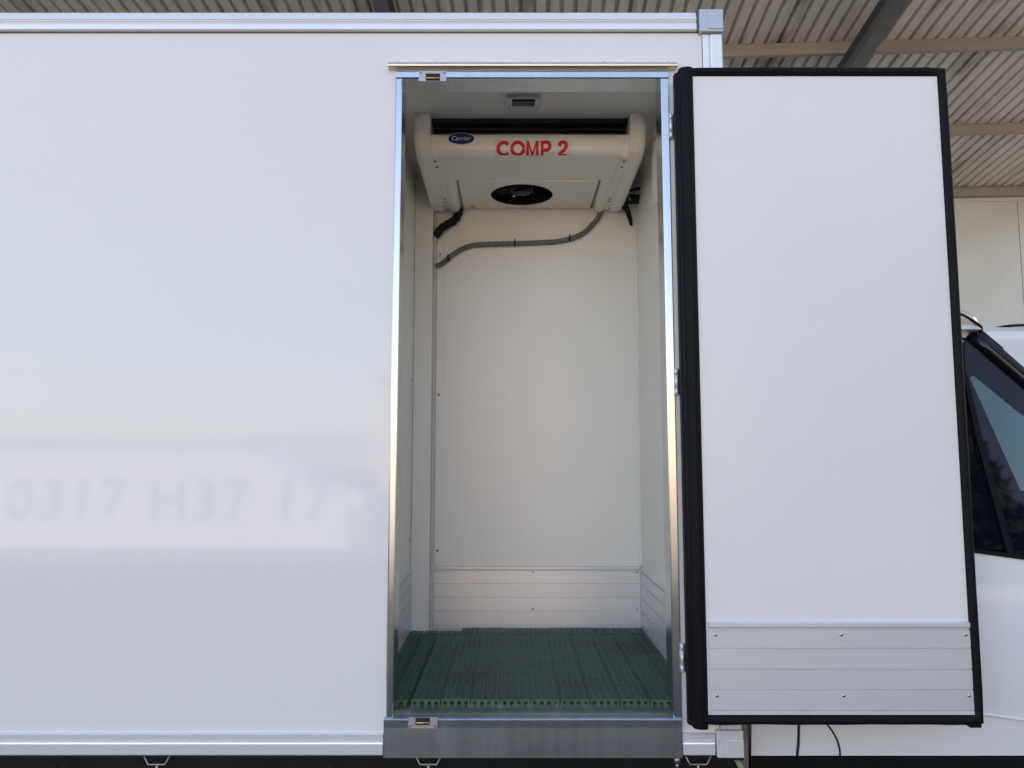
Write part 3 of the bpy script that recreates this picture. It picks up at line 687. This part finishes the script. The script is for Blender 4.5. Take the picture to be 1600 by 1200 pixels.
cl = cl.build('cable_bundle', 'black'); tag(cl, 'black cable bundle between the cooling unit and the right interior wall', 'cable')
for z in (2.89,): 
    o = MB().tube([(.535, .99, z), (.541, .985, z)], .017, 10).build('cable_tie', 'wire'); o.parent = cl
tb = MB().prism([(.36, 2.975), (.53, 2.975), (.53, 2.70), (.36, 2.66)], .552, .5785, 'x').build('cable_cover', 'cream')
tag(tb, 'narrow cream cover box on the right interior wall beside the door frame', 'cover box')
MB().dome((.552, .44, 2.93), .007, .002, '-x').build('screw', 'screw_dark').parent = tb
# grey latch plate recessed in the ceiling
lt = empty('ceiling_fitting', (.042, .31, 3.018), 'small grey recessed plastic fitting on the ceiling above the cooling unit', 'ceiling fitting')
bm = fill_holes([(-.02, .262), (.104, .262), (.110, .32), (.095, .365), (-.010, .365), (-.025, .32)], [[(.0, .255 + .012), (.084, .267), (.084, .325), (.0, .325)]])
for vv in bm.verts: vv.co.z = 3.004
ext = bmesh.ops.extrude_face_region(bm, geom=bm.faces[:])
for e in ext['geom']:
    if isinstance(e, bmesh.types.BMVert): e.co.z = 3.0178
MB().bm(bm).build('bezel', mat('fitting_grey', (.62, .61, .63), .4), lt)
MB().box(.0005, .0835, .2675, .3245, 3.0150, 3.0175).build('recess', 'void', lt)
MB().tube([(.0, .30, 3.009), (.084, .30, 3.009)], .004, 8).build('crossbar', mat('bar_grey', (.25, .25, .25), .4), lt)
for x, y in ((-.011, .33), (-.009, .345), (.097, .33), (.094, .345)): MB().dome((x, y, 3.004), .003, .001, '-z').build('screw', 'screw_dark', lt)

# ---------------------------------------------------------------- green perforated floor mat
def mat_strip(x0, w_, ya, yb, z0, z1, parent, nx=8, first=True):
    """one perforated strip: a lattice of bars with ribs on top and feet along the edges"""
    mb = MB(); rb = MB(); ft = MB(); x1 = x0 + w_ - .0046
    pitch = (x1 - x0) / nx; py = .019; y = ya; k = 0
    # longitudinal bars
    for i in range(nx + 1):
        c = x0 + i * pitch
        a = max(x0, c - .0021); b = min(x1, c + .0021)
        mb.box(a, b, ya, yb, z1 - .0010, z1)
    zz = z1 - .0003
    while y < yb - .004:
        if k % 8 == 7: mb.box(x0, x1, y, min(yb, y + py * .8), z1 - .0009, zz)
        else: mb.box(x0, x1, y, y + .0068, z1 - .0009, zz)
        y += py; k += 1
    # thin raised ribs broken at each module
    for i in range(1, nx, 2):
        c = x0 + i * pitch; y = ya + .002
        while y < yb - .02:
            e = min(yb, y + py * 6.6)
            rb.box(c - .0009, c + .0009, y, e, z1, z1 + .0012); y += py * 8
    for i in range(0, nx + 1, 2):
        c = x0 + i * pitch; wd = .0068
        ft.prism([(max(x0, c - wd), z1 - .0018), (min(x1, c + wd), z1 - .0018), (min(x1, c + .0036), z0), (max(x0, c - .0036), z0)], ya, ya + .004, 'y')
        for yy in (ya + .25, ya + .5, ya + .75, yb - .01):
            if yy < yb: ft.box(max(x0, c - .0015), min(x1, c + .0015), yy, yy + .004, z0, z1 - .0018)
    ft.box(x0, x1, ya - .0012, ya - .0001, z1 - .0055, z1 - .0002)
    o = mb.build('mat_strip', 'mat', parent, recalc=False)
    rb.build('rib', 'mat_rib', o, recalc=False); ft.build('underside', mat_foot, o, recalc=False)
    return o
mat_foot = mat('green_mat_edge', (.022, .10, .045), .5, var=.25, vscale=30)
gm = empty('floor_mat', (.07, .55, .94), 'large green perforated plastic floor mat covering the box floor, widest piece', 'floor mat')
w_ = .0925
x = -.311; i = 0
while x < .56:
    yb = 1.088 if x > -.29 else 1.04
    ww = min(w_, .572 - x)
    mat_strip(x, ww, .060 + .002 * math.sin(i * 2.1), yb - .004 * abs(math.sin(i * 1.7)) - (.02 if i < 1 else 0), .941, .966 + .0008 * math.sin(i * 1.3), gm, nx=max(3, round(8 * ww / w_)))
    x += w_; i += 1
gm2 = empty('floor_mat', (-.38, .5, .94), 'narrow dark green mat piece at the left edge, lying a little lower', 'floor mat')
for j in range(2):
    xx = -.4385 + j * .0615
    mat_strip(xx, .0615, .165, 1.035, .941, .964, gm2, nx=5)
gm3 = empty('floor_mat', (-.38, .1, .94), 'short green mat offcut in the front left corner of the box floor', 'floor mat')
for j in range(2):
    xx = -.4385 + j * .0610
    mat_strip(xx, .0610, .066, .155, .941, .962, gm3, nx=5)

# ---------------------------------------------------------------- other vehicles
def wheels(parent, xs, ys, r=.34):
    for x in xs:
        for y0, y1 in ys:
            wv = MB().prism([(x + r * math.cos(a / 28 * 6.2832), r + r * math.sin(a / 28 * 6.2832)) for a in range(28)], y0, y1, 'y').build('wheel', 'tyre', parent)
            MB().prism([(x + r * .6 * math.cos(a / 20 * 6.2832), r + r * .6 * math.sin(a / 20 * 6.2832)) for a in range(20)], y0 - .01, y1 + .01, 'y').build('rim', 'wire', wv)
def van(name, x0, y0, length, height, width, label, sgn=1, lo=.35, win_=True):
    """x0 rear; sgn=+1 nose towards +X"""
    t = empty(name, (x0 + sgn * length / 2, y0 + width / 2, 0), label, 'van')
    X = lambda x: x0 + sgn * x
    h = height; L = length
    out = [(0, lo), (0.02, h - .15), (.15, h), (L - 2.0, h), (L - 1.75, h - .06), (L - 1.0, 1.35), (L - .15, 1.05), (L, .8), (L, lo)]
    lay = [(0, .10, .5), (.02, .05, .9), (.06, .0, 1)]
    vs = []
    n = len(out)
    secs = [(0.0, .10), (.025, .04), (.08, 0), (width - .08, 0), (width - .025, .04), (width, .10)]
    for yy, ins in secs:
        for (x, z) in out:
            vs.append((X(x), y0 + yy + (0 if True else 0), z - (ins if z > h - .2 else 0)))
    mb = MB().add(vs, [(s_ * n + i, s_ * n + (i + 1) % n, (s_ + 1) * n + (i + 1) % n, (s_ + 1) * n + i) for s_ in range(len(secs) - 1) for i in range(n)] + [tuple(range(n)), tuple(range((len(secs) - 1) * n, len(secs) * n))])
    mb.build('van_body', 'van', t)
    for ya, yb in ((y0 - .004, y0 + .0), (y0 + width, y0 + width + .004)):
        a = [(X(L - 2.6), 1.35), (X(L - 2.6), h - .42), (X(L - 1.85), h - .42), (X(L - 1.28), 1.42), (X(L - 1.35), 1.35)]
        if win_: MB().prism(a, ya, yb, 'y').build('side_window', 'gloss_black', t)
    e = .01 if win_ else -.06
    wheels(t, [X(1.1), X(L - .95)], [(y0 - e, y0 + .2), (y0 + width - .2, y0 + width + e)])
    return t
v2 = van('parked_van', 2.2, 3.0, 5.8, 2.66, 1.95, 'pale white van parked beyond the truck cab, only its roof edge showing', 1)
MB().tube(spline([(3.50, 3.10, 2.655), (3.62, 3.08, 2.672), (3.9, 3.08, 2.675), (4.4, 3.1, 2.665)], 6), .010, 8).build('roof_bar', 'black', v2)
# sunlit van behind the viewer, seen only as the pale band mirrored in the box side
v3 = van('lettered_van', -12.5, -14.2, 9.4, 1.82, 2.0, 'long white van with grey lettering, mirrored in the glossy box side', 1, .06, False)
bm = text_bm('0317 H37 17', 1.12, bold=.010, extrude=.002, spacing=1.1)
xs = [q.co.x for q in bm.verts]; a, b = min(xs), max(xs)
for q in bm.verts: q.co = (-9.5 + (q.co.x - a) / (b - a) * 6.1, -12.194 + q.co.z, .60 + q.co.y)
MB().bm(bm).build('lettering', 'grey_letter', v3)
# beige building and cypress trees across the yard, also only met as reflections
bl = empty('yard_building', (-12, -44, 0), 'sunlit beige building across the yard behind the viewer', 'building')
MB().box(-8, 15, -50, -44, 0, 6.6).build('wall', 'stucco', bl)
MB().box(-8.3, 15.3, -50.3, -43.6, 6.6, 6.9).build('roof', 'beam', bl)
MB().box(1.5, 3.7, -43.99, -43.93, 0, 2.6).build('door', 'beam', bl)

def tree_parts(seed, h, r0, n):
    random.seed(seed); mb = MB()
    for i in range(n):
        z = .6 + (h - .6) * random.random() ** .9; f = (z - .6) / (h - .6)
        rr = r0 * (1 - f) ** .75 * (.55 + .5 * random.random()) * min(1, f * 9 + .5); a = random.random() * 6.2832
        c = Vector((rr * math.cos(a), rr * math.sin(a), z)); s_ = .16 + .2 * random.random()
        u = Vector((random.uniform(-1, 1), random.uniform(-1, 1), random.uniform(.4, 1.8))).normalized() * s_
        v_ = u.cross(Vector((random.uniform(-1, 1), random.uniform(-1, 1), random.uniform(-1, 1)))).normalized() * s_ * .5
        mb.add([c - u - v_ * .3, c + v_, c + u * 1.2, c - v_], [(0, 1, 2, 3)])
    return mb
def tree(h, r0, seed, loc, label):
    t = empty('cypress_tree', (0, 0, 0), label, 'tree', 'cypress trees across the yard')
    tree_parts(seed, h, r0, 2600).build('crown', 'leaf', t, recalc=False)
    MB().tube([(0, 0, 0), (0, 0, h * .5), (0, 0, h * .9)], .12, 8, rf=lambda i: (.15, .09, .02)[i]).build('trunk', 'bark', t)
    t.location = loc; return t
t1 = tree(11.5, 1.5, 3, (14, -22, 0), 'dark cypress mirrored in the cab window glass')
random.seed(11)
for i in range(16):
    c = copy_tree(t1); c.location = (9 + i * 1.9 + random.uniform(-.6, .6), -22 + random.uniform(-2, 2), 0)
    s_ = random.uniform(.6, 1.15); c.scale = (s_ * random.uniform(.9, 1.4), s_, s_); c.rotation_euler.z = random.random() * 6
hd = MB()
random.seed(5)
for i in range(16000):
    x = 7 + random.random() * 36; z = random.random() ** .8 * (8.2 + 1.6 * noise(Vector((x * .3, 0, 0)))); y = -21 + random.uniform(-1, 1)
    c = Vector((x, y, z)); u = Vector((random.uniform(-1, 1), random.uniform(-1, 1), random.uniform(-1, 1))).normalized() * .3
    v_ = u.cross(Vector((random.uniform(-1, 1), random.uniform(-1, 1), 1))).normalized() * .2
    hd.add([c - u, c + v_, c + u, c - v_], [(0, 1, 2, 3)])
tag(hd.build('hedge', 'leaf', None, recalc=False), 'dark hedge along the far side of the yard', 'hedge')
